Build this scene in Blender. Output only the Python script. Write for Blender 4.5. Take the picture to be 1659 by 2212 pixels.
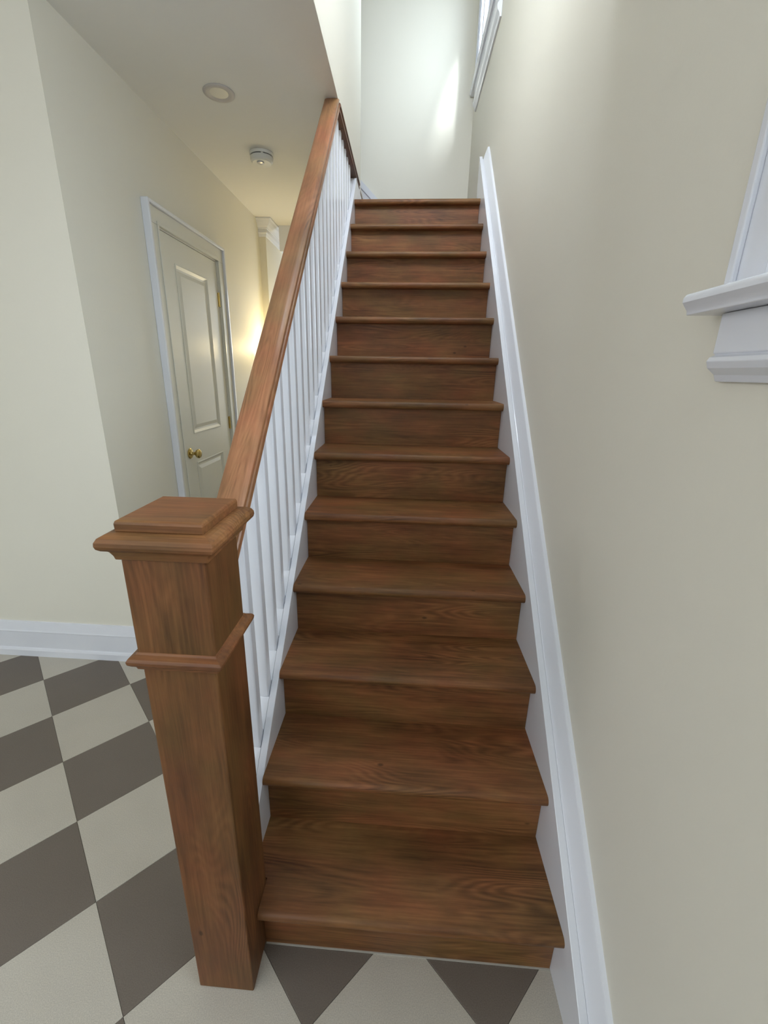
import bpy, bmesh, math, random
from mathutils import Vector, Matrix

for o in list(bpy.data.objects):
    bpy.data.objects.remove(o, do_unlink=True)
SC = bpy.context.scene
COL = SC.collection

# ------------------------------------------------------------------ camera
YAW, PITCH, ROLL = -0.0602, -0.3086, 0.0168
FPX, W, H = 921.54, 1659, 2212
PX, PY = -16.36, -8.04
cam_data = bpy.data.cameras.new('camera')
cam = bpy.data.objects.new('camera', cam_data)
COL.objects.link(cam)
cy, sy, cp, sp = math.cos(YAW), math.sin(YAW), math.cos(PITCH), math.sin(PITCH)
fw = Vector((sy*cp, cy*cp, sp)); rt = Vector((cy, -sy, 0)); up = rt.cross(fw)
c_, s_ = math.cos(ROLL), math.sin(ROLL)
r2 = c_*rt + s_*up; u2 = -s_*rt + c_*up
cam.matrix_world = Matrix(((r2.x, u2.x, -fw.x, -0.0318), (r2.y, u2.y, -fw.y, -0.7053),
                           (r2.z, u2.z, -fw.z, 1.4363), (0, 0, 0, 1)))
cam_data.sensor_fit = 'VERTICAL'
cam_data.sensor_height = 24
cam_data.lens = FPX/H*24
cam_data.shift_x = -PX/H
cam_data.shift_y = PY/H
cam_data.clip_start = 0.02
SC.camera = cam

# ------------------------------------------------------------------ world, exposure, daylight
SC.view_settings.view_transform = 'Standard'
SC.view_settings.look = 'None'
SC.view_settings.gamma = 1
SC.view_settings.exposure = 0.32
SC.view_settings.use_curve_mapping = False
wd = bpy.data.worlds.new('world'); SC.world = wd; wd.use_nodes = True
bg = wd.node_tree.nodes['Background']
bg.inputs[1].default_value = 2.6
_n = wd.node_tree.nodes; _l = wd.node_tree.links
_tc = _n.new('ShaderNodeTexCoord'); _sx = _n.new('ShaderNodeSeparateXYZ'); _cr = _n.new('ShaderNodeValToRGB')
_l.new(_tc.outputs['Generated'], _sx.inputs[0]); _l.new(_sx.outputs['Z'], _cr.inputs[0]); _l.new(_cr.outputs[0], bg.inputs[0])
_cr.color_ramp.elements[0].position = 0.0; _cr.color_ramp.elements[0].color = (0.22, 0.22, 0.20, 1)
_cr.color_ramp.elements[1].position = 0.04; _cr.color_ramp.elements[1].color = (0.86, 0.93, 1.0, 1)

def area(name, loc, direction, sx, sz, power, col):
    l = bpy.data.lights.new(name, 'AREA'); l.shape = 'RECTANGLE'; l.size = sx; l.size_y = sz
    l.energy = power; l.color = col
    o = bpy.data.objects.new(name, l); COL.objects.link(o); o.location = loc
    o.rotation_euler = Vector(direction).to_track_quat('-Z', 'Y').to_euler()
    return o
area('daylight_front', (-1.35, -1.85, 1.55), (0, 1, 0.0), 1.9, 1.6, 0.4, (0.86, 0.94, 1.0))
area('daylight_side_room', (-3.15, -1.35, 2.10), (1, -0.40, 0.38), 1.3, 0.9, 23, (0.95, 0.94, 1.0))
area('daylight_lower_window', (0.60, -0.54, 2.02), (-1, -0.10, 0.05), 0.86, 0.86, 27, (0.78, 0.88, 1.0))
area('daylight_upper_window', (0.55, 2.955, 3.90), (-1, 0.10, -0.15), 0.72, 0.62, 7, (0.74, 0.86, 1.0))
area('daylight_upper_sky', (1.75, 1.9, 5.0), (-0.80, 0.45, -0.62), 3.2, 1.8, 42, (0.76, 0.87, 1.0))
area('stairwell_fill', (0.02, 0.78, 3.45), (0, 1, -0.40), 0.75, 0.7, 25, (0.80, 0.88, 1.0))  # added fill lamp for back wall and stairs, no opening behind it
area('daylight_hall', (-0.56, 4.7, 1.5), (-1, -0.1, 0.1), 1.2, 1.6, 10, (0.84, 0.92, 1.0))
# narrow spot added in place of the sun, brightens a back-wall patch
sp_ = bpy.data.lights.new('sun_patch_spot', 'SPOT'); sp_.energy = 700; sp_.spot_size = math.radians(12); sp_.spot_blend = 1.0; sp_.shadow_soft_size = 0.10; sp_.color = (0.90, 0.95, 1.0)
so_ = bpy.data.objects.new('sun_patch_spot', sp_); COL.objects.link(so_); so_.location = (1.06, 1.95, 5.75)
so_.rotation_euler = (Vector((0.29, 3.6, 3.66))-so_.location).to_track_quat('-Z', 'Y').to_euler()

# ------------------------------------------------------------------ materials
def new_mat(name):
    m = bpy.data.materials.new(name); m.use_nodes = True
    nt = m.node_tree; return m, nt, nt.nodes['Principled BSDF']
def N(nt, t, **kw):
    n = nt.nodes.new(t)
    for k, v in kw.items(): setattr(n, k, v)
    return n
def plain(name, col, rough=0.5, bump=0.0, bscale=150, var=0.0, coat=0.0, metal=0.0):
    m, nt, b = new_mat(name)
    b.inputs['Base Color'].default_value = (*col, 1)
    b.inputs['Roughness'].default_value = rough
    b.inputs['Metallic'].default_value = metal
    b.inputs['Coat Weight'].default_value = coat
    if bump or var:
        tc = N(nt, 'ShaderNodeTexCoord')
        no = N(nt, 'ShaderNodeTexNoise'); no.inputs['Scale'].default_value = bscale; no.inputs['Detail'].default_value = 3
        nt.links.new(tc.outputs['Object'], no.inputs['Vector'])
        if bump:
            bp = N(nt, 'ShaderNodeBump'); bp.inputs['Strength'].default_value = bump; bp.inputs['Distance'].default_value = 0.002
            nt.links.new(no.outputs['Fac'], bp.inputs['Height']); nt.links.new(bp.outputs[0], b.inputs['Normal'])
        if var:
            n2 = N(nt, 'ShaderNodeTexNoise'); n2.inputs['Scale'].default_value = 3 if var > 0 else 1
            nt.links.new(tc.outputs['Object'], n2.inputs['Vector'])
            mr = N(nt, 'ShaderNodeMapRange'); mr.inputs['To Min'].default_value = 1-abs(var); mr.inputs['To Max'].default_value = 1+abs(var)
            nt.links.new(n2.outputs['Fac'], mr.inputs['Value'])
            vm = N(nt, 'ShaderNodeVectorMath', operation='SCALE'); vm.inputs[0].default_value = col
            nt.links.new(mr.outputs[0], vm.inputs['Scale']); nt.links.new(vm.outputs[0], b.inputs['Base Color'])
    return m
WALL = plain('cream_wall_paint', (0.765, 0.738, 0.645), 0.55, 0.12, 120, 0.012)
CEIL = plain('ceiling_paint', (0.76, 0.75, 0.71), 0.8, 0.15, 90, 0.012)
WHITE = plain('white_trim_paint', (0.76, 0.78, 0.84), 0.24, 0.05, 60, coat=0.35)
DOORW = plain('door_paint', (0.70, 0.69, 0.62), 0.35, 0.04, 60)
PLASTIC = plain('white_plastic', (0.72, 0.72, 0.68), 0.35)
DARKSLOT = plain('dark_slot', (0.03, 0.03, 0.03), 0.6)
RINGM = plain('downlight_trim', (0.50, 0.47, 0.45), 0.5)
LENSM = plain('downlight_lens', (0.74, 0.71, 0.62), 0.4)
BRASS = plain('brass', (0.55, 0.42, 0.16), 0.22, metal=1.0)
CHROME = plain('clear_lens', (0.45, 0.45, 0.47), 0.3, metal=0.3)

def tile_mat(name, col):
    m, nt, b = new_mat(name)
    tc = N(nt, 'ShaderNodeTexCoord'); oi = N(nt, 'ShaderNodeObjectInfo')
    no = N(nt, 'ShaderNodeTexNoise'); no.inputs['Scale'].default_value = 420; no.inputs['Detail'].default_value = 2
    n2 = N(nt, 'ShaderNodeTexNoise'); n2.inputs['Scale'].default_value = 7; n2.inputs['Detail'].default_value = 4
    nt.links.new(tc.outputs['Object'], no.inputs['Vector']); nt.links.new(tc.outputs['Object'], n2.inputs['Vector'])
    a = N(nt, 'ShaderNodeMapRange'); a.inputs['From Min'].default_value = .3; a.inputs['From Max'].default_value = .7
    a.inputs['To Min'].default_value = .86; a.inputs['To Max'].default_value = 1.14
    nt.links.new(no.outputs['Fac'], a.inputs['Value'])
    c = N(nt, 'ShaderNodeMapRange'); c.inputs['To Min'].default_value = .93; c.inputs['To Max'].default_value = 1.07
    nt.links.new(n2.outputs['Fac'], c.inputs['Value'])
    e = N(nt, 'ShaderNodeMapRange'); e.inputs['To Min'].default_value = .97; e.inputs['To Max'].default_value = 1.03
    nt.links.new(oi.outputs['Random'], e.inputs['Value'])
    m1 = N(nt, 'ShaderNodeMath', operation='MULTIPLY'); nt.links.new(a.outputs[0], m1.inputs[0]); nt.links.new(c.outputs[0], m1.inputs[1])
    m2 = N(nt, 'ShaderNodeMath', operation='MULTIPLY'); nt.links.new(m1.outputs[0], m2.inputs[0]); nt.links.new(e.outputs[0], m2.inputs[1])
    vm = N(nt, 'ShaderNodeVectorMath', operation='SCALE'); vm.inputs[0].default_value = col
    nt.links.new(m2.outputs[0], vm.inputs['Scale']); nt.links.new(vm.outputs[0], b.inputs['Base Color'])
    b.inputs['Roughness'].default_value = 0.5
    bp = N(nt, 'ShaderNodeBump'); bp.inputs['Strength'].default_value = 0.12; bp.inputs['Distance'].default_value = 0.001
    nt.links.new(no.outputs['Fac'], bp.inputs['Height']); nt.links.new(bp.outputs[0], b.inputs['Normal'])
    return m
TLIGHT = tile_mat('vinyl_tile_light', (0.50, 0.465, 0.40))
TDARK = tile_mat('vinyl_tile_dark', (0.158, 0.131, 0.108))
GROUT = plain('tile_bedding', (0.12, 0.11, 0.09), 0.8)

def wood(name, axis, rot=0.0, dark=(0.074, 0.030, 0.012), mid=(0.186, 0.081, 0.031), light=(0.33, 0.152, 0.060), rough=0.46, coat=0.05):
    """stained fir: growth-ring contours stretched along one axis, fine fibres, stain blotches, small knots"""
    m, nt, b = new_mat(name)
    L = nt.links.new
    tc = N(nt, 'ShaderNodeTexCoord'); oi = N(nt, 'ShaderNodeObjectInfo')
    off = N(nt, 'ShaderNodeVectorMath', operation='SCALE'); off.inputs[0].default_value = (13.1, 17.7, 9.3); L(oi.outputs['Random'], off.inputs['Scale'])
    rotn = N(nt, 'ShaderNodeMapping'); rotn.inputs['Rotation'].default_value = (rot, 0, 0); L(tc.outputs['Object'], rotn.inputs['Vector'])
    add = N(nt, 'ShaderNodeVectorMath', operation='ADD'); L(rotn.outputs[0], add.inputs[0]); L(off.outputs[0], add.inputs[1])
    def stretched(al, ac):
        mp = N(nt, 'ShaderNodeMapping'); s = [ac, ac, ac]; s['xyz'.index(axis)] = al
        mp.inputs['Scale'].default_value = s; L(add.outputs[0], mp.inputs['Vector']); return mp
    def noise(mp, sc, det=3, rg=0.55):
        n = N(nt, 'ShaderNodeTexNoise'); n.inputs['Scale'].default_value = sc; n.inputs['Detail'].default_value = det
        n.inputs['Roughness'].default_value = rg; L(mp.outputs[0], n.inputs['Vector']); return n
    def mth(op, a, bb=None, cc=None):
        n = N(nt, 'ShaderNodeMath', operation=op)
        for i, v in enumerate((a, bb, cc)):
            if v is None: continue
            if isinstance(v, (int, float)): n.inputs[i].default_value = v
            else: L(v, n.inputs[i])
        return n.outputs[0]
    ringsrc = noise(stretched(1.0, 8.0), 1.15, 1.5, 0.45)
    rings = mth('MULTIPLY_ADD', mth('SINE', mth('MULTIPLY', ringsrc.outputs['Fac'], 210.0)), 0.5, 0.5)
    # rings fade in and out over the board
    fade = N(nt, 'ShaderNodeMapRange'); fade.inputs['From Min'].default_value = .44; fade.inputs['From Max'].default_value = .66
    L(noise(stretched(2.0, 6.0), 1.3, 2).outputs['Fac'], fade.inputs['Value'])
    fib = noise(stretched(6.0, 160.0), 1.0, 4, 0.65).outputs['Fac']
    fib2 = noise(stretched(2.2, 40.0), 1.0, 3, 0.6).outputs['Fac']
    blot = noise(stretched(3.2, 8.0), 1.0, 5, 0.6).outputs['Fac']
    fac = mth('MULTIPLY_ADD', mth('SUBTRACT', rings, 0.5), mth('MULTIPLY', fade.outputs[0], 0.28), 0.42)
    fac = mth('MULTIPLY_ADD', mth('SUBTRACT', fib, 0.5), 0.75, fac)
    fac = mth('MULTIPLY_ADD', mth('SUBTRACT', fib2, 0.5), 0.55, fac)
    fac = mth('MULTIPLY_ADD', mth('SUBTRACT', blot, 0.5), 0.95, fac)
    cr = N(nt, 'ShaderNodeValToRGB'); L(fac, cr.inputs[0])
    e = cr.color_ramp.elements
    e[0].position = 0.05; e[0].color = (*dark, 1); e[1].position = 0.92; e[1].color = (*light, 1)
    k = e.new(0.45); k.color = (*mid, 1)
    # reddish / olive stain drift
    hue = noise(stretched(2.6, 5.0), 1.7, 3).outputs['Fac']
    hr = N(nt, 'ShaderNodeValToRGB'); L(hue, hr.inputs[0])
    h = hr.color_ramp.elements; h[0].position = .33; h[0].color = (0.90, 1.04, 0.92, 1); h[1].position = .68; h[1].color = (1.14, 0.95, 0.94, 1)
    mx = N(nt, 'ShaderNodeVectorMath', operation='MULTIPLY'); L(cr.outputs[0], mx.inputs[0]); L(hr.outputs[0], mx.inputs[1])
    # sparse pin knots
    vo = N(nt, 'ShaderNodeTexVoronoi'); vo.inputs['Scale'].default_value = 9.0; L(stretched(0.55, 1.0).outputs[0], vo.inputs['Vector'])
    kn = N(nt, 'ShaderNodeMapRange'); kn.inputs['From Min'].default_value = 0.025; kn.inputs['From Max'].default_value = 0.055
    kn.inputs['To Min'].default_value = 0.42; kn.inputs['To Max'].default_value = 1.0
    L(vo.outputs['Distance'], kn.inputs['Value'])
    sc = N(nt, 'ShaderNodeVectorMath', operation='SCALE'); L(mx.outputs[0], sc.inputs[0]); L(kn.outputs[0], sc.inputs['Scale'])
    L(sc.outputs[0], b.inputs['Base Color'])
    rr = N(nt, 'ShaderNodeMapRange'); rr.inputs['To Min'].default_value = rough-.06; rr.inputs['To Max'].default_value = rough+.12
    L(blot, rr.inputs['Value']); L(rr.outputs[0], b.inputs['Roughness'])
    b.inputs['Specular IOR Level'].default_value = 0.5 if coat > 0.15 else 0.30; b.inputs['Coat Weight'].default_value = coat; b.inputs['Coat Roughness'].default_value = 0.22
    bp = N(nt, 'ShaderNodeBump'); bp.inputs['Strength'].default_value = 0.10; bp.inputs['Distance'].default_value = 0.0015
    L(fib, bp.inputs['Height']); L(bp.outputs[0], b.inputs['Normal'])
    return m
SLOPE = 0.966
WOODX = wood('stained_fir_treads', 'x')
WOODZ = wood('stained_fir_newel', 'z', dark=(0.055, 0.023, 0.009), mid=(0.138, 0.060, 0.022), light=(0.235, 0.108, 0.042))
WOODR = wood('stained_fir_handrail', 'y', rot=-math.atan(SLOPE), dark=(0.130, 0.058, 0.028), mid=(0.30, 0.135, 0.064), light=(0.46, 0.225, 0.112), rough=0.36, coat=0.2)
WOODY = wood('stained_fir_nosing', 'y', dark=(0.070, 0.033, 0.018), mid=(0.135, 0.066, 0.036), light=(0.20, 0.10, 0.055))

GLASS, nt, b = new_mat('window_glass')
nt.nodes.remove(b)
o = nt.nodes['Material Output']; tr = N(nt, 'ShaderNodeBsdfTransparent'); gl = N(nt, 'ShaderNodeBsdfGlossy'); gl.inputs['Roughness'].default_value = 0.02
lw = N(nt, 'ShaderNodeLayerWeight'); pw = N(nt, 'ShaderNodeMath', operation='POWER'); nt.links.new(lw.outputs['Facing'], pw.inputs[0]); pw.inputs[1].default_value = 5
fr = N(nt, 'ShaderNodeMath', operation='MULTIPLY_ADD'); nt.links.new(pw.outputs[0], fr.inputs[0]); fr.inputs[1].default_value = 0.6; fr.inputs[2].default_value = 0.04; ms = N(nt, 'ShaderNodeMixShader')
tr.inputs[0].default_value = (0.97, 0.985, 0.98, 1)
nt.links.new(fr.outputs[0], ms.inputs[0]); nt.links.new(tr.outputs[0], ms.inputs[1]); nt.links.new(gl.outputs[0], ms.inputs[2]); nt.links.new(ms.outputs[0], o.inputs[0])

LAMP, nt, b = new_mat('lit_shade')
b.inputs['Base Color'].default_value = (0.9, 0.85, 0.7, 1); b.inputs['Emission Color'].default_value = (1, 0.78, 0.42, 1); b.inputs['Emission Strength'].default_value = 2

# ------------------------------------------------------------------ mesh helpers
class MB:
    def __init__(s): s.v = []; s.f = []
    def box(s, x0, x1, y0, y1, z0, z1):
        n = len(s.v)
        s.v += [(x0,y0,z0),(x1,y0,z0),(x1,y1,z0),(x0,y1,z0),(x0,y0,z1),(x1,y0,z1),(x1,y1,z1),(x0,y1,z1)]
        s.f += [tuple(n+i for i in q) for q in ((0,3,2,1),(4,5,6,7),(0,1,5,4),(1,2,6,5),(2,3,7,6),(3,0,4,7))]
        return s
    def loft(s, rings, cap=True):
        """rings: list of equal-length closed loops of 3-D points"""
        n = len(s.v); k = len(rings[0])
        for r in rings: s.v += [tuple(p) for p in r]
        for i in range(len(rings)-1):
            for j in range(k):
                a = n+i*k+j; b_ = n+i*k+(j+1) % k
                s.f.append((a, b_, b_+k, a+k))
        if cap:
            s.f.append(tuple(n+j for j in range(k))[::-1]); s.f.append(tuple(n+(len(rings)-1)*k+j for j in range(k)))
        return s
    def extrude(s, prof, axis, a, b_):
        """prof: 2-D points in the two other axes (in xyz order), extruded along axis from a to b_"""
        def P(p, t):
            q = list(p); q.insert('xyz'.index(axis), t); return q
        return s.loft([[P(p, a) for p in prof], [P(p, b_) for p in prof]])
    def rake(s, prof, y0, y1, z0, slope=SLOPE):
        """prof (x, dz) swept from y0 to y1 with z = z0 + slope*y, plumb cut ends"""
        return s.loft([[(x, y, z0+slope*y+dz) for x, dz in prof] for y in (y0, y1)])
    def square(s, prof, cx, cy_):
        return s.loft([[(cx-h, cy_-h, z), (cx+h, cy_-h, z), (cx+h, cy_+h, z), (cx-h, cy_+h, z)] for h, z in prof])
    def lathe(s, prof, o_, axis='z', seg=32, ry=1.0):
        rings = []
        for r, t in prof:
            ring = []
            for k in range(seg):
                a = 2*math.pi*k/seg; u, v = r*math.cos(a), r*ry*math.sin(a)
                q = {'z': (u, v, t), 'x': (t, u, v), 'y': (v, t, u)}[axis]
                ring.append((o_[0]+q[0], o_[1]+q[1], o_[2]+q[2]))
            rings.append(ring)
        return s.loft(rings)
    def tube(s, pts, r, seg=10):
        pts = [Vector(p) for p in pts]; rings = []
        for i, p in enumerate(pts):
            t = (pts[min(i+1, len(pts)-1)]-pts[max(i-1, 0)]).normalized()
            a = t.cross(Vector((0.3, 0.2, 1))).normalized(); b_ = t.cross(a)
            rr = r[i] if isinstance(r, (list, tuple)) else r
            rings.append([p+rr*(math.cos(2*math.pi*k/seg)*a+math.sin(2*math.pi*k/seg)*b_) for k in range(seg)])
        return s.loft(rings)
    def build(s, name, mat, parent=None, bevel=0.0, smooth=False, origin=None, segs=2):
        org = Vector(origin) if origin else Vector((0, 0, 0))
        me = bpy.data.meshes.new(name)
        me.from_pydata([tuple(Vector(v)-org) for v in s.v], [], s.f); me.update()
        bm = bmesh.new(); bm.from_mesh(me); bmesh.ops.recalc_face_normals(bm, faces=bm.faces); bm.to_mesh(me); bm.free()
        me.materials.append(mat)
        ob = bpy.data.objects.new(name, me); COL.objects.link(ob); ob.location = org
        if parent is not None:
            ob.parent = parent
            w = Vector(parent.get('_w', (0, 0, 0)))
            ob.location = org-w; ob['_w'] = list(org)
        else: ob['_w'] = list(org)
        if bevel:
            md = ob.modifiers.new('bevel', 'BEVEL'); md.width = bevel; md.segments = segs; md.limit_method = 'ANGLE'; md.angle_limit = math.radians(40)
        if smooth:
            for p in me.polygons: p.use_smooth = True
            try: me.set_sharp_from_angle(angle=math.radians(35))
            except Exception: pass
        return ob
def empty(name, loc, label=None, cat=None, group=None, kind=None):
    o_ = bpy.data.objects.new(name, None); COL.objects.link(o_); o_.location = loc; o_['_w'] = list(loc)
    tag(o_, label, cat, group, kind); return o_
def tag(o_, label=None, cat=None, group=None, kind=None):
    if label: o_['label'] = label
    if cat: o_['category'] = cat
    if group: o_['group'] = group
    if kind: o_['kind'] = kind
    return o_
def struct(ob, label=None, cat=None): return tag(ob, label, cat, None, 'structure')
def wall_holes(name, axis, a, b_, u0, u1, v0, v1, holes, mat):
    """slab between a and b_ along axis ('x' or 'z'), spanning u (y, or x) and v (z, or y), with rectangular holes"""
    us = sorted({u0, u1, *[h[0] for h in holes], *[h[1] for h in holes]}); vs = sorted({v0, v1, *[h[2] for h in holes], *[h[3] for h in holes]})
    inside = lambda i, j: 0 <= i < len(us)-1 and 0 <= j < len(vs)-1 and not any(h[0] <= (us[i]+us[i+1])/2 <= h[1] and h[2] <= (vs[j]+vs[j+1])/2 <= h[3] for h in holes)
    P = (lambda t, u, v: (t, u, v)) if axis == 'x' else ((lambda t, u, v: (u, v, t)) if axis == 'z' else (lambda t, u, v: (u, t, v)))
    mb = MB()
    def q(*p):
        n = len(mb.v); mb.v += p; mb.f.append((n, n+1, n+2, n+3))
    for i in range(len(us)-1):
        for j in range(len(vs)-1):
            if not inside(i, j): continue
            x0, x1, z0, z1 = us[i], us[i+1], vs[j], vs[j+1]
            for t in (a, b_): q(P(t, x0, z0), P(t, x1, z0), P(t, x1, z1), P(t, x0, z1))
            if not inside(i-1, j): q(P(a, x0, z0), P(b_, x0, z0), P(b_, x0, z1), P(a, x0, z1))
            if not inside(i+1, j): q(P(a, x1, z0), P(b_, x1, z0), P(b_, x1, z1), P(a, x1, z1))
            if not inside(i, j-1): q(P(a, x0, z0), P(b_, x0, z0), P(b_, x1, z0), P(a, x1, z0))
            if not inside(i, j+1): q(P(a, x0, z1), P(b_, x0, z1), P(b_, x1, z1), P(a, x1, z1))
    me = bpy.data.meshes.new(name); me.from_pydata(mb.v, [], mb.f)
    bm = bmesh.new(); bm.from_mesh(me); bmesh.ops.remove_doubles(bm, verts=bm.verts, dist=1e-5)
    bmesh.ops.recalc_face_normals(bm, faces=bm.faces); bm.to_mesh(me); bm.free()
    me.materials.append(mat); ob = bpy.data.objects.new(name, me); COL.objects.link(ob); ob['_w'] = [0, 0, 0]
    return struct(ob)

# ------------------------------------------------------------------ room shell
XR, YL, XH, ZC, YB, XU = 0.44, 1.085, -1.335, 2.66, 3.60, -0.395
YO, YE, ZT = 0.70, 2.82, 5.20          # stairwell opening start, end of upper left wall, upper ceiling
FX0, FY0 = -3.3, -2.0
W1 = (-1.00, -0.095, 1.555, 2.45)        # lower window opening y0 y1 z0 z1
W2 = (2.575, 3.335, 3.575, 4.42)         # upper window opening
wall_holes('wall_right', 'x', XR, XR+0.10, FY0, YB+0.2, 0, ZT, [W1, W2], WALL)
struct(MB().box(FX0, XH, YL, YL+0.14, 0, ZC).build('wall_left', WALL))
struct(MB().box(FX0-0.15, FX0, FY0, YL+0.14, 0, ZC).build('wall_far_left', WALL))
wall_holes('wall_front', 'y', FY0-0.15, FY0, FX0-0.15, XR, 0, ZC, [(-2.35, -0.35, 0.30, 2.35)], WALL)
struct(MB().box(XH-0.12, XH, YL+0.14, 3.43, 0, ZC).build('wall_hall', WALL))
struct(MB().box(XH-0.12, -1.275, 3.43, 6.2, 0, ZC).build('wall_hall_far', WALL))
struct(MB().box(-1.45, -0.2, 6.2, 6.35, 0, ZC).build('wall_hall_end', WALL))
wall_holes('wall_hall_right', 'x', -0.52, -0.462, 2.9, 6.2, 0, ZC-0.002, [(4.0, 5.4, 0.6, 2.3)], WALL)
# under-stair panel seen from the hall
struct(MB().extrude([(0.045, 0), (2.9, 0), (2.9, 2.60), (2.50, 2.60), (0.045, 0.02+SLOPE*0.045)], 'x', -0.462, -0.447).build('wall_understair', WALL))
struct(MB().box(-2.2, XR, YB, YB+0.2, ZC, ZT).build('wall_back', WALL))
struct(MB().box(XU-0.005, XR, YB, YB+0.2, 0, ZC).build('wall_back_lower', WALL))
struct(MB().box(XU-0.13, XU, YO, YE, ZC+0.022, ZT).build('wall_stairwell', WALL))
struct(MB().box(XU-0.0008, XU, YO, YE, ZC+0.001, ZC+0.0218).build('wall_stairwell_edge', WALL))
struct(MB().box(-2.2, XU-0.13, YE-0.13, YE, ZC+0.022, ZT).build('wall_upper_flight', WALL))
struct(MB().box(XU-0.13, XR, YO-0.15, YO, ZC+0.01, ZT).build('wall_stairwell_near', WALL))
struct(MB().box(-2.35, -2.2, YE-0.13, YB+0.2, ZC, ZT).build('wall_upper_left', WALL))
wall_holes('ceiling', 'z', ZC, ZC+0.02, FX0-0.15, XR, FY0-0.15, 6.35, [(XU-0.001, XR, YO, YB+0.2)], CEIL)
struct(MB().box(-2.35, XR+0.3, YO-0.15, YB+0.2, ZT, ZT+0.1).build('ceiling_upper', CEIL))

# ------------------------------------------------------------------ floor and vinyl tiles
floor = struct(MB().box(FX0, XR, FY0, 6.2, -0.08, -0.004).build('floor', GROUT))
TA, OX, OY, ANG = 0.3022, -1.7192, 0.8938, -0.7698
cu, su = math.cos(ANG), math.sin(ANG)
def clip(poly, x0, x1, y0, y1):
    for k, lim, sg in ((0, x0, 1), (0, x1, -1), (1, y0, 1), (1, y1, -1)):
        out = []
        for i in range(len(poly)):
            p, q = poly[i], poly[(i+1) % len(poly)]
            dp, dq = sg*(p[k]-lim), sg*(q[k]-lim)
            if dp >= 0: out.append(p)
            if dp*dq < 0:
                t = dp/(dp-dq); out.append((p[0]+t*(q[0]-p[0]), p[1]+t*(q[1]-p[1])))
        poly = out
        if not poly: return []
    return poly
def tile(poly, dark):
    # shrink to leave a hairline joint, tiny eased edge
    cx = sum(p[0] for p in poly)/len(poly); cy_ = sum(p[1] for p in poly)/len(poly)
    def sh(p, d):
        v = Vector((p[0]-cx, p[1]-cy_)); l = v.length; v *= (l-d)/l if l > d else 0; return (cx+v.x, cy_+v.y)
    rings = [[(*sh(p, 0.0006), -0.004) for p in poly], [(*sh(p, 0.0006), -0.0006) for p in poly], [(*sh(p, 0.0016), 0.0) for p in poly]]
    MB().loft(rings).build('floor_tile', TDARK if dark else TLIGHT, floor, origin=(cx, cy_, 0))
def area2(p): return abs(sum(p[i][0]*p[(i+1) % len(p)][1]-p[(i+1) % len(p)][0]*p[i][1] for i in range(len(p))))/2
for i in range(-16, 20):
    for j in range(-14, 20):
        q = []
        for a, b_ in ((0, 0), (1, 0), (1, 1), (0, 1)):
            q.append((OX+TA*((i+a)*cu-(j+b_)*su), OY+TA*((i+a)*su+(j+b_)*cu)))
        for reg in ((-3.0, XR-0.001, -1.35, YL-0.001), (XH+0.001, -0.447, YL-0.001, 3.42)):
            c = clip(q, *reg)
            if len(c) >= 3 and area2(c) > 0.0008 and not (min(p[1] for p in c) > 0.01 and min(p[0] for p in c) > -0.44):
                tile(c, (i+j) % 2 == 0)

# ------------------------------------------------------------------ baseboards
BP = [(0, 0), (0.028, 0), (0.028, 0.034), (0.024, 0.043), (0.018, 0.047), (0.018, 0.138), (0.021, 0.142), (0.018, 0.150), (0.011, 0.184), (0.009, 0.193), (0, 0.194)]
struct(MB().extrude([(YL-d, z) for d, z in BP], 'x', FX0, XH+0.018).build('baseboard_left', WHITE))
struct(MB().extrude([(XH+d, z) for d, z in BP], 'y', YL-0.018, 1.615).build('baseboard_hall', WHITE))
struct(MB().extrude([(XH+d, z) for d, z in BP], 'y', 2.55, 3.43).build('baseboard_hall', WHITE))
struct(MB().extrude([(XR-d*0.9, z) for d, z in BP], 'y', FY0, -0.24).build('baseboard_right', WHITE))
ZL = 0.1767+12*0.19                      # landing level
struct(MB().extrude([(XR-d*0.6, ZL+z*0.7) for d, z in BP], 'y', 2.575, YB).build('baseboard_landing_right', WHITE))
struct(MB().extrude([(YB-d*0.6, ZL+z*0.7) for d, z in BP], 'x', -0.30, XR-0.016).build('baseboard_landing_back', WHITE))

# ------------------------------------------------------------------ staircase
R1, RI, RUN, NOSE, HW, TH = 0.1767, 0.19, 0.2007, 0.0393, 0.386, 0.030
stair = empty('staircase', (0, 0, 0), 'straight stained wood staircase between white skirt boards', 'staircase')
NP = []                                   # bullnose profile (y, z) relative to riser face / tread top
r = TH/2
for k in range(9):
    a = math.pi/2+math.pi*k/8; NP.append((-NOSE+r+r*math.cos(a)*0.92, -r+r*math.sin(a)))
def tread_prof(y, z, back): return [(y+back, z)]+[(y+p, z+q) for p, q in NP]+[(y+back, z-TH)]
tread_mesh = None
for n in range(13):
    z, y = R1+RI*n, RUN*n
    if n == 0:
        m = MB().extrude(tread_prof(y, z, RUN+0.012), 'x', -0.346, HW)
        m.box(-HW, -0.346, 0.043, RUN+0.012, z-TH, z)
        t = m.build('tread', WOODX, stair, origin=(0, 0, z), smooth=True)
    elif n == 12:
        t = MB().extrude(tread_prof(y, z, 0.10), 'x', -HW, HW).build('tread', WOODX, stair, origin=(0, y, z), smooth=True)
    else:
        t = MB().extrude(tread_prof(y, z, RUN+0.012), 'x', -HW, HW).build('tread', WOODX, stair, origin=(0, y, z), smooth=True)
    zb = 0 if n == 0 else z-RI
    x0 = -0.346 if n == 0 else -HW+0.001
    MB().box(x0, HW-0.001, y, y+0.012, zb+0.0005, z-TH+0.0002).build('riser', WOODX, stair, origin=(0, y, zb))
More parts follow.
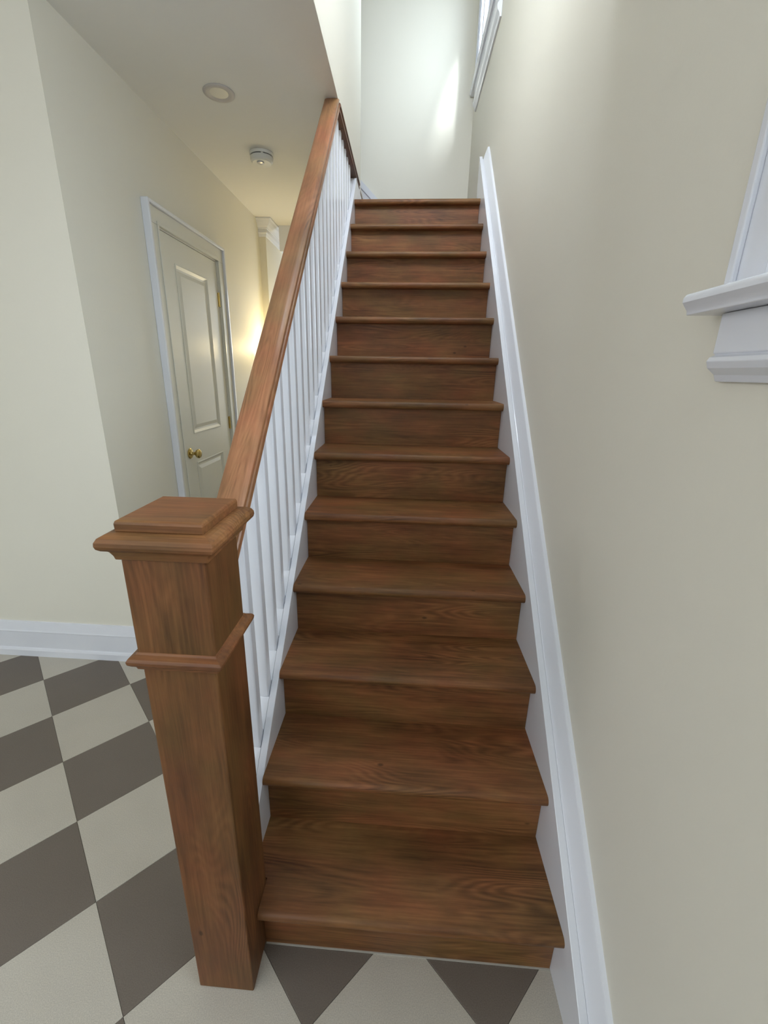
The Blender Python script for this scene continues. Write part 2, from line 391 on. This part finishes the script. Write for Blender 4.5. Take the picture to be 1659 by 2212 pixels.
# bright filler bead where the bottom riser meets the tiles
MB().box(-0.345, HW-0.002, -0.003, 0.0, 0.0, 0.003).build('caulk_bead', plain('caulk', (0.45, 0.43, 0.38), 0.6), stair)
# landing boards
for k in range(8):
    y0 = RUN*12+0.102+k*0.138
    MB().box(-HW if y0 < YE-0.1 else -0.45, XR-0.001, y0, min(y0+0.1365, YB), ZL-0.03, ZL).build('landing_board', WOODX, stair, bevel=0.001, origin=(0, y0, ZL))

# right skirt board and its moulding
ZRS = 0.262
def zr(y): return ZRS+SLOPE*y
poly = [(-0.255, 0.0), (-0.255, zr(-0.255)), (2.57, zr(2.57)), (2.57, ZL-0.1), (2.3, 1.9), (0.4, 0.0)]
MB().extrude(poly, 'x', HW, 0.405).build('skirt_board', WHITE, stair, bevel=0.0015)
mp_ = [(0.405, -0.03), (0.405, 0.000), (0.4075, 0.001), (0.4095, 0.008), (0.4275, 0.060), (0.4295, 0.064), (XR, 0.0655), (XR, -0.03)]
MB().rake(mp_, -0.255, 2.545, ZRS).build('skirt_moulding', WHITE, stair)
MB().box(0.405, XR, -0.255, -0.245, 0, 0.03).build('skirt_return', WHITE, stair)
# left closed stringer with channel and fillets
ZLS = 0.196
def zl(y): return ZLS+SLOPE*y
poly = [(0.0395, 0.0), (0.0395, zl(0.0395)), (2.50, zl(2.50)), (2.50, 2.0), (0.5, 0.0)]
MB().extrude(poly, 'x', -0.406, -HW).build('stringer', WHITE, stair, bevel=0.0015)
MB().rake([(-0.406, -0.30), (-0.406, -0.010), (-0.446, -0.010), (-0.446, -0.15)], 0.30, 2.50, ZLS).build('stringer_core', WHITE, stair)
MB().extrude([(0.0395, 0.0), (0.0395, zl(0.0395)-.01), (0.30, zl(0.30)-.01), (0.30, 0.0)], 'x', -0.446, -0.406).build('stringer_core', WHITE, stair)
MB().rake([(-0.446, -0.16), (-0.446, 0.0), (-0.462, 0.0), (-0.462, -0.16)], 0.0395, 2.50, ZLS).build('stringer_lip', WHITE, stair)
# white end panel between stringer top and landing corner
MB().box(-0.46, -0.387, 2.50, YE, ZL-0.2, 2.605).box(-0.46, -0.3955, 2.702, YE, 2.605, 2.6595).build('end_panel', WHITE, stair)

# ------------------------------------------------------------------ balustrade
rail = empty('stair_railing', (-0.425, 0.04, 0.22), 'sloping brown wooden handrail carried on square white balusters', 'railing')
ZRB = 0.888
half = [(0.0, 0.064), (0.018, 0.0635), (0.028, 0.061), (0.0335, 0.056), (0.0355, 0.049), (0.0345, 0.041), (0.0300, 0.036), (0.0275, 0.030), (0.0285, 0.022), (0.0325, 0.019), (0.0335, 0.014), (0.0335, 0.0)]
prof = [(-0.4245+x, z) for x, z in half]+[(-0.4245-x, z) for x, z in half[::-1][:-1]]
YRC = (ZC-0.001-ZRB)/SLOPE
rings = [[(x, 0.043, ZRB+SLOPE*0.043+dz) for x, dz in prof], [(x, (ZC-0.001-ZRB-dz)/SLOPE, ZC-0.001) for x, dz in prof]]
MB().loft(rings).build('handrail', WOODR, rail, smooth=True, origin=(-0.4245, 0.043, 0.93))
BS = 0.0957; first = 0.2245-2*BS+BS
bal_y = [first+BS*k for k in range(24)]
for k, y in enumerate(bal_y):
    y1 = y+0.033
    if y1 > 2.47: break
    x0, x1 = -0.441, -0.408
    def top(yy): return min(ZRB+SLOPE*yy+0.002, 2.6175 if y > 1.70 else ZC-0.0005)
    ring = lambda f: [(x0, y, f(y)), (x1, y, f(y)), (x1, y1, f(y1)), (x0, y1, f(y1))]
    bt = lambda yy: ZLS-0.0095+SLOPE*yy
    MB().loft([ring(bt), ring(top)]).build('baluster', WHITE, rail, bevel=0.004, origin=(-0.4245, y, bt(y)), segs=3)
    ya, yb = y1+0.0005, (y+BS-0.0005 if k < 23 else 2.5)
    yb = min(yb, 2.5)
    MB().rake([(-0.4065, -0.0098), (-0.4065, -0.001), (-0.4455, -0.001), (-0.4455, -0.0098)], ya, yb, ZLS).build('fillet', WHITE, rail)
# wooden edge trim along the bottom of the stairwell wall
ed = [(XU-0.060, 2.657), (XU+0.006, 2.657), (XU+0.010, 2.650), (XU+0.010, 2.642), (XU+0.004, 2.637), (XU+0.007, 2.630), (XU+0.006, 2.620), (XU-0.004, 2.616), (XU-0.060, 2.616)]
tg = MB().extrude(ed, 'y', 1.80, 2.70).build('edge_trim', WOODY, None, smooth=True)
tag(tg, 'slim brown wooden edge moulding under the stairwell wall above balusters', 'moulding')

# ------------------------------------------------------------------ newel post
NX, NY = -0.414, -0.0275
newel = empty('newel_post', (NX, NY, 0), 'square brown wooden newel post with stepped cap at stair foot', 'post')
MB().box(NX-0.067, NX+0.067, NY-0.067, NY+0.0665, 0.0005, 0.936).build('shaft', WOODZ, newel, bevel=0.003, origin=(NX, NY, 0))
MB().box(NX-0.070, NX+0.070, NY-0.070, NY+0.0665, 0.936, 1.142).build('upper_block', WOODZ, newel, bevel=0.003, origin=(NX, NY, 0.936))
MB().square([(0.069, 0.926), (0.073, 0.929), (0.075, 0.936), (0.080, 0.939), (0.084, 0.944), (0.085, 0.950), (0.082, 0.955), (0.077, 0.957), (0.073, 0.959), (0.0705, 0.963)], NX, NY).build('band_moulding', WOODX, newel, bevel=0.001, origin=(NX, NY, 0.94))
cap = MB().square([(0.069, 1.139), (0.077, 1.140), (0.0785, 1.147), (0.082, 1.155), (0.085, 1.158), (0.0905, 1.160), (0.0945, 1.164), (0.096, 1.169), (0.0955, 1.175), (0.092, 1.181), (0.084, 1.1855), (0.078, 1.187), (0.070, 1.187)], NX, NY+0.004)
cp_ = cap.build('cap', WOODX, newel, bevel=0.0015, origin=(NX, NY, 1.16))
MB().square([(0.0725, 1.187), (0.073, 1.200), (0.0715, 1.2045), (0.068, 1.206)], NX, NY+0.004).build('cap_plate', WOODX, cp_, bevel=0.0015, origin=(NX, NY, 1.19))

# ------------------------------------------------------------------ windows
def window(name, w, zap, nx=0.3765, far=0.026):
    """double-hung window on the right wall; w = opening y0 y1 z0 z1"""
    y0, y1, z0, z1 = w
    t = empty(name, ((XR), (y0+y1)/2, z0), kind='structure')
    cw = 0.092; xf = 0.420
    # casing: near, far, head with raised outer band and inner bead
    def casing_v(ya, yb, outer_sign):
        m = MB().box(xf, XR-0.0005, ya, yb, z0, z1+0.001)
        m2 = (ya, ya+0.014) if outer_sign < 0 else (yb-0.014, yb)
        m.box(xf-0.008, xf, m2[0], m2[1], z0, z1+0.001)
        m3 = (yb-0.024, yb-0.010) if outer_sign < 0 else (ya+0.010, ya+0.024)
        m.box(xf-0.005, xf, m3[0], m3[1], z0, z1+0.001)
        return m
    casing_v(y0-cw, y0, -1).build('casing', WHITE, t, bevel=0.002)
    casing_v(y1, y1+cw, 1).build('casing', WHITE, t, bevel=0.002)
    MB().box(xf, XR-0.0005, y0-cw, y1+cw, z1+0.0015, z1+0.092).box(xf-0.012, XR-0.0005, y0-cw-0.01, y1+cw+0.01, z1+0.092, z1+0.115).build('head_casing', WHITE, t, bevel=0.002)
    # stool: rounded nose, coved underside, with horns
    zt = z0
    nose = [(XR+0.09, zt), (nx+0.0095, zt), (nx+0.0035, zt-0.002), (nx, zt-0.007), (nx, zt-0.013), (nx+0.0045, zt-0.019), (nx+0.0085, zt-0.024), (nx+0.0095, zt-0.030), (XR, zt-0.030), (XR+0.10, zt-0.030)]
    nose2 = [(x, z) for x, z in nose]
    horn = 0.026
    m = MB().extrude([(min(x, XR-0.0005), z) for x, z in nose2], 'y', y0-cw-horn, y1+cw+far)
    m.box(XR-0.0005, XR+0.098, y0+0.0005, y1-0.0005, zt-0.030+0.0302, zt+0.002)
    m.build('stool', WHITE, t, smooth=True, bevel=0.002)
    ap = [(XR-0.0005, zt-0.0305), (0.418, zt-0.0305), (0.418, zt-0.030-zap*0.58), (0.4215, zt-0.030-zap*0.60), (0.414, zt-0.030-zap*0.64), (0.411, zt-0.030-zap*0.70), (0.4145, zt-0.030-zap*0.80), (0.426, zt-0.030-zap*0.9), (0.430, zt-0.030-zap), (XR-0.0005, zt-0.030-zap)]
    MB().extrude(ap, 'y', y0-cw+0.004, y1+cw-0.004).build('apron', WHITE, t, bevel=0.0012)
    # jamb lining
    MB().box(XR, XR+0.098, y0, y0+0.012, z0+0.003, z1).box(XR, XR+0.098, y1-0.012, y1, z0+0.003, z1).box(XR, XR+0.098, y0+0.012, y1-0.012, z1-0.012, z1).build('jamb', WHITE, t)
    # two sashes
    ym0, ym1 = y0+0.013, y1-0.013; zm = (z0+z1)/2
    st = 0.042 if z1-z0 < 0.9 and z1 < 3 else 0.028
    sashes = ((XR+0.035, z0+0.004, zm+0.02), (XR+0.066, zm-0.02, z1-0.013))
    if z1 > 3: sashes = ((XR+0.035, z0+0.004, z1-0.013),)
    for (xa, za, zb) in sashes:
        s = MB().box(xa, xa+0.028, ym0, ym0+st, za, zb).box(xa, xa+0.028, ym1-st, ym1, za, zb)
        s.box(xa, xa+0.028, ym0+st, ym1-st, za, za+st+0.008).box(xa, xa+0.028, ym0+st, ym1-st, zb-0.036, zb)
        so = s.build('sash', WHITE, t, bevel=0.002)
        MB().box(xa+0.013, xa+0.017, ym0+st, ym1-st, za+st+0.008, zb-0.036).build('pane', GLASS, so)
    return t
window('window_1', W1, 0.094)
window('window_2', W2, 0.172, 0.398, 0.155)
# glazed opening behind the camera
t = empty('window_3', (-1.35, FY0, 1.3), kind='structure')
MB().box(-2.35, -2.28, FY0-0.10, FY0-0.05, 0.30, 2.35).box(-0.42, -0.35, FY0-0.10, FY0-0.05, 0.30, 2.35).box(-2.28, -0.42, FY0-0.10, FY0-0.05, 0.30, 0.37).box(-2.28, -0.42, FY0-0.10, FY0-0.05, 2.28, 2.35).build('sash', WHITE, t)
MB().box(-2.28, -0.42, FY0-0.08, FY0-0.075, 0.37, 2.28).build('pane', GLASS, t)

# ------------------------------------------------------------------ hall door
D0, D1, DT = 1.728, 2.425, 2.118
door = empty('door_1', (XH, (D0+D1)/2, 0), kind='structure')
XC = XH+0.024; XBB = XH+0.038
MB().box(XH+0.0005, XC, 1.635, 1.717, 0.001, DT+0.01).box(XC, XC+0.005, 1.700, 1.717, 0.001, DT+0.01).build('casing', DOORW, door, bevel=0.002)
MB().box(XH+0.0005, XC, 2.436, 2.518, 0.001, DT+0.01).box(XC, XC+0.005, 2.436, 2.453, 0.001, DT+0.01).build('casing', DOORW, door, bevel=0.002)
MB().box(XH+0.0005, XC, 1.635, 2.518, DT+0.0105, DT+0.088).box(XC, XC+0.005, 1.700, 2.453, DT+0.0105, DT+0.027).build('head_casing', DOORW, door, bevel=0.002)
MB().box(XH+0.0005, XBB, 1.618, 1.6345, 0.001, DT+0.105).box(XH+0.0005, XBB, 2.5185, 2.535, 0.001, DT+0.105).box(XH+0.0005, XBB, 1.6345, 2.5185, DT+0.0885, DT+0.105).build('back_band', WHITE, door, bevel=0.003)
MB().box(XH+0.0003, XH+0.012, 1.7175, D0-0.002, 0.001, DT+0.003).box(XH+0.0003, XH+0.012, D1+0.002, 2.4355, 0.001, DT+0.003).box(XH+0.0003, XH+0.012, D0-0.002, D1+0.002, DT+0.003, DT+0.010).build('jamb', DOORW, door)
XD = XH+0.010
# leaf with two recessed moulded panels
leaf = wall_holes('leaf', 'x', XH+0.0005, XD, D0, D1, 0.006, DT, [(1.868, 2.270, 1.055, 1.990), (1.868, 2.270, 0.22, 0.880)], DOORW)
leaf.parent = door; leaf.location = -Vector(door['_w']); del leaf['kind']; leaf['_w'] = [0, 0, 0]
for (a, b_) in ((1.055, 1.990), (0.22, 0.880)):
    def rect(d, x): return [(x, 1.868+d, a+d), (x, 2.270-d, a+d), (x, 2.270-d, b_-d), (x, 1.868+d, b_-d)]
    MB().loft([rect(0, XH+0.0003), rect(0, XD+0.003), rect(0.006, XD+0.004), rect(0.020, XD-0.006), rect(0.030, XD-0.007), rect(0.052, XD-0.001), rect(0.054, XD-0.001)]).build('panel', DOORW, leaf)
kz, ky = 0.947, 1.793
kn = MB().lathe([(0.0, 0), (0.031, 0), (0.032, 0.003), (0.028, 0.007), (0.014, 0.009), (0.010, 0.014), (0.009, 0.028), (0.012, 0.036), (0.022, 0.042), (0.0275, 0.050), (0.0275, 0.057), (0.022, 0.064), (0.010, 0.067), (0.0, 0.067)], (XD, ky, kz), 'x', 32).build('door_knob', BRASS, leaf, smooth=True)
kn['label'] = 'polished brass knob'
MB().box(XD, XD+0.0015, D0+0.0005, D0+0.004, kz-0.03, kz+0.03).build('latch_plate', BRASS, leaf)
for hz in (1.890, 1.065, 0.25):
    MB().lathe([(0.0, -0.045), (0.006, -0.045), (0.006, 0.045), (0.0, 0.045)], (XD+0.005, D1+0.001, hz), 'z', 12).box(XD+0.0002, XD+0.002, D1-0.012, D1, hz-0.042, hz+0.042).build('hinge', BRASS, leaf, smooth=True)

# ------------------------------------------------------------------ crown moulding at the hall end
CR = [(0, 0), (0.085, 0), (0.085, -0.010), (0.072, -0.016), (0.062, -0.032), (0.044, -0.052), (0.028, -0.062), (0.026, -0.072), (0.020, -0.074), (0.020, -0.100), (0.012, -0.106), (0.006, -0.125), (0, -0.128)]
XP = -1.275
m = MB()
rings = [[(XH+0.0005, 3.43-d*0.8, ZC-0.0005+z) for d, z in CR], [(XP+d*0.8, 3.43-d*0.8, ZC-0.0005+z) for d, z in CR], [(XP+d*0.8, 6.19, ZC-0.0005+z) for d, z in CR]]
m.loft(rings)
struct(m.build('trim_1', WHITE))

# ------------------------------------------------------------------ skirt on the back wall for the flight that turns left
fl = empty('upper_flight', (-0.45, 3.2, ZL), 'white skirt and first winding step rising left from the landing', 'stair flight')
# raking white skirt: top edge falls to the right
sx = lambda x: 3.002-(x+0.482)*0.942
pts = [(-1.2, sx(-1.2)), (-0.30, sx(-0.30)), (-0.30, ZL+0.002), (-1.2, ZL+0.002)]
MB().extrude([(x, z) for x, z in pts], 'y', YB-0.014, YB-0.0005).build('skirt_board', WHITE, fl)
MB().loft([[(x, YB-0.014, sx(x)-0.062), (x, YB-0.024, sx(x)-0.055), (x, YB-0.026, sx(x)), (x, YB-0.014, sx(x)+0.003)] for x in (-1.2, -0.305)]).build('skirt_moulding', WHITE, fl)
MB().box(-0.4615, -0.452, YE+0.002, YB-0.027, ZL+0.001, ZC+0.020).build('riser', WHITE, fl)
for k in range(3):
    x1 = -0.49-0.2*k; z = ZC+0.052+0.19*k
    MB().box(x1-0.235, x1+0.03, YE+0.002, YB-0.027, z-0.03, z).build('tread', WOODY, fl, bevel=0.01)
    if k: MB().box(x1-0.012, x1, YE+0.002, YB-0.027, z-0.19, z-0.03).build('riser', WOODY, fl)

# ------------------------------------------------------------------ recessed ceiling light and smoke alarm
dl = empty('ceiling_light', (-0.942, 1.712, ZC), 'round unlit recessed downlight in the hall ceiling beyond left wall', 'ceiling light')
MB().lathe([(0.042, -0.0005), (0.071, -0.0005), (0.071, -0.003), (0.066, -0.006), (0.050, -0.006), (0.042, -0.002)], (-0.942, 1.712, ZC), 'z', 48).build('trim_ring', RINGM, dl, smooth=True)
MB().lathe([(0.0, -0.0004), (0.0425, -0.0004), (0.0425, -0.002), (0.030, -0.0035), (0.0, -0.004)], (-0.942, 1.712, ZC), 'z', 40).build('lens', LENSM, dl, smooth=True)
SX, SY = -0.930, 2.290
sd = empty('smoke_alarm', (SX, SY, ZC), 'small round white smoke alarm on the hall ceiling above door', 'smoke alarm')
MB().lathe([(0, -0.0005), (0.070, -0.0005), (0.070, -0.010), (0.067, -0.015), (0, -0.015)], (SX, SY, ZC), 'z', 48).build('base', PLASTIC, sd, smooth=True)
MB().lathe([(0, -0.015), (0.060, -0.015), (0.060, -0.0205), (0, -0.0205)], (SX, SY, ZC), 'z', 40).build('vent_gap', DARKSLOT, sd, smooth=True)
bd = MB().lathe([(0, -0.0205), (0.066, -0.0205), (0.067, -0.025), (0.064, -0.042), (0.054, -0.050), (0, -0.052)], (SX, SY, ZC), 'z', 48).build('body', PLASTIC, sd, smooth=True)
MB().lathe([(0, -0.051), (0.021, -0.0515), (0.020, -0.056), (0.012, -0.0585), (0, -0.059)], (SX-0.002, SY-0.022, ZC), 'z', 24).build('strobe_lens', CHROME, bd, smooth=True)
for k in range(4):
    a = -math.pi/2+k*math.pi/2+0.35
    p = (SX+0.060*math.cos(a), SY+0.060*math.sin(a))
    MB().box(p[0]-0.006, p[0]+0.006, p[1]-0.006, p[1]+0.006, ZC-0.0205, ZC-0.015).build('vent_rib', PLASTIC, sd)

# ------------------------------------------------------------------ wall sconce, lit, mostly behind the handrail
ly, lz = 3.31, 1.50
sc_ = empty('wall_sconce', (XH, ly, lz), 'lit wall lamp on the hall wall past the door behind handrail', 'wall lamp')
MB().lathe([(0, 0.0005), (0.05, 0.0005), (0.048, 0.010), (0.02, 0.016), (0, 0.016)], (XH, ly, lz-0.05), 'x', 28).build('back_plate', BRASS, sc_, smooth=True)
MB().tube([(XH+0.014, ly, lz-0.05), (XH+0.05, ly, lz-0.075), (XH+0.17, ly, lz-0.06), (XH+0.20, ly, lz-0.03)], 0.006).build('arm', BRASS, sc_, smooth=True)
MB().tube([(XH+0.012, ly-0.03, lz-0.05), (XH+0.03, ly-0.14, lz-0.03), (XH+0.032, ly-0.215, lz+0.02), (XH+0.028, ly-0.225, lz+0.06), (XH+0.022, ly-0.205, lz+0.075), (XH+0.02, ly-0.185, lz+0.05), (XH+0.02, ly-0.19, lz+0.03)], 0.0035).build('scroll', BRASS, sc_, smooth=True)
MB().lathe([(0.028, -0.03), (0.045, 0.02), (0.062, 0.085), (0.060, 0.085), (0.043, 0.02), (0.024, -0.028)], (XH+0.20, ly, lz), 'z', 32).build('shade', LAMP, sc_, smooth=True)
pl = bpy.data.lights.new('sconce_bulb', 'POINT'); pl.energy = 6.5; pl.color = (1.0, 0.80, 0.42); pl.shadow_soft_size = 0.05
po = bpy.data.objects.new('sconce_bulb', pl); COL.objects.link(po); po.location = (XH+0.20, ly, lz+0.12)

for o_ in bpy.data.objects:
    if '_w' in o_: del o_['_w']
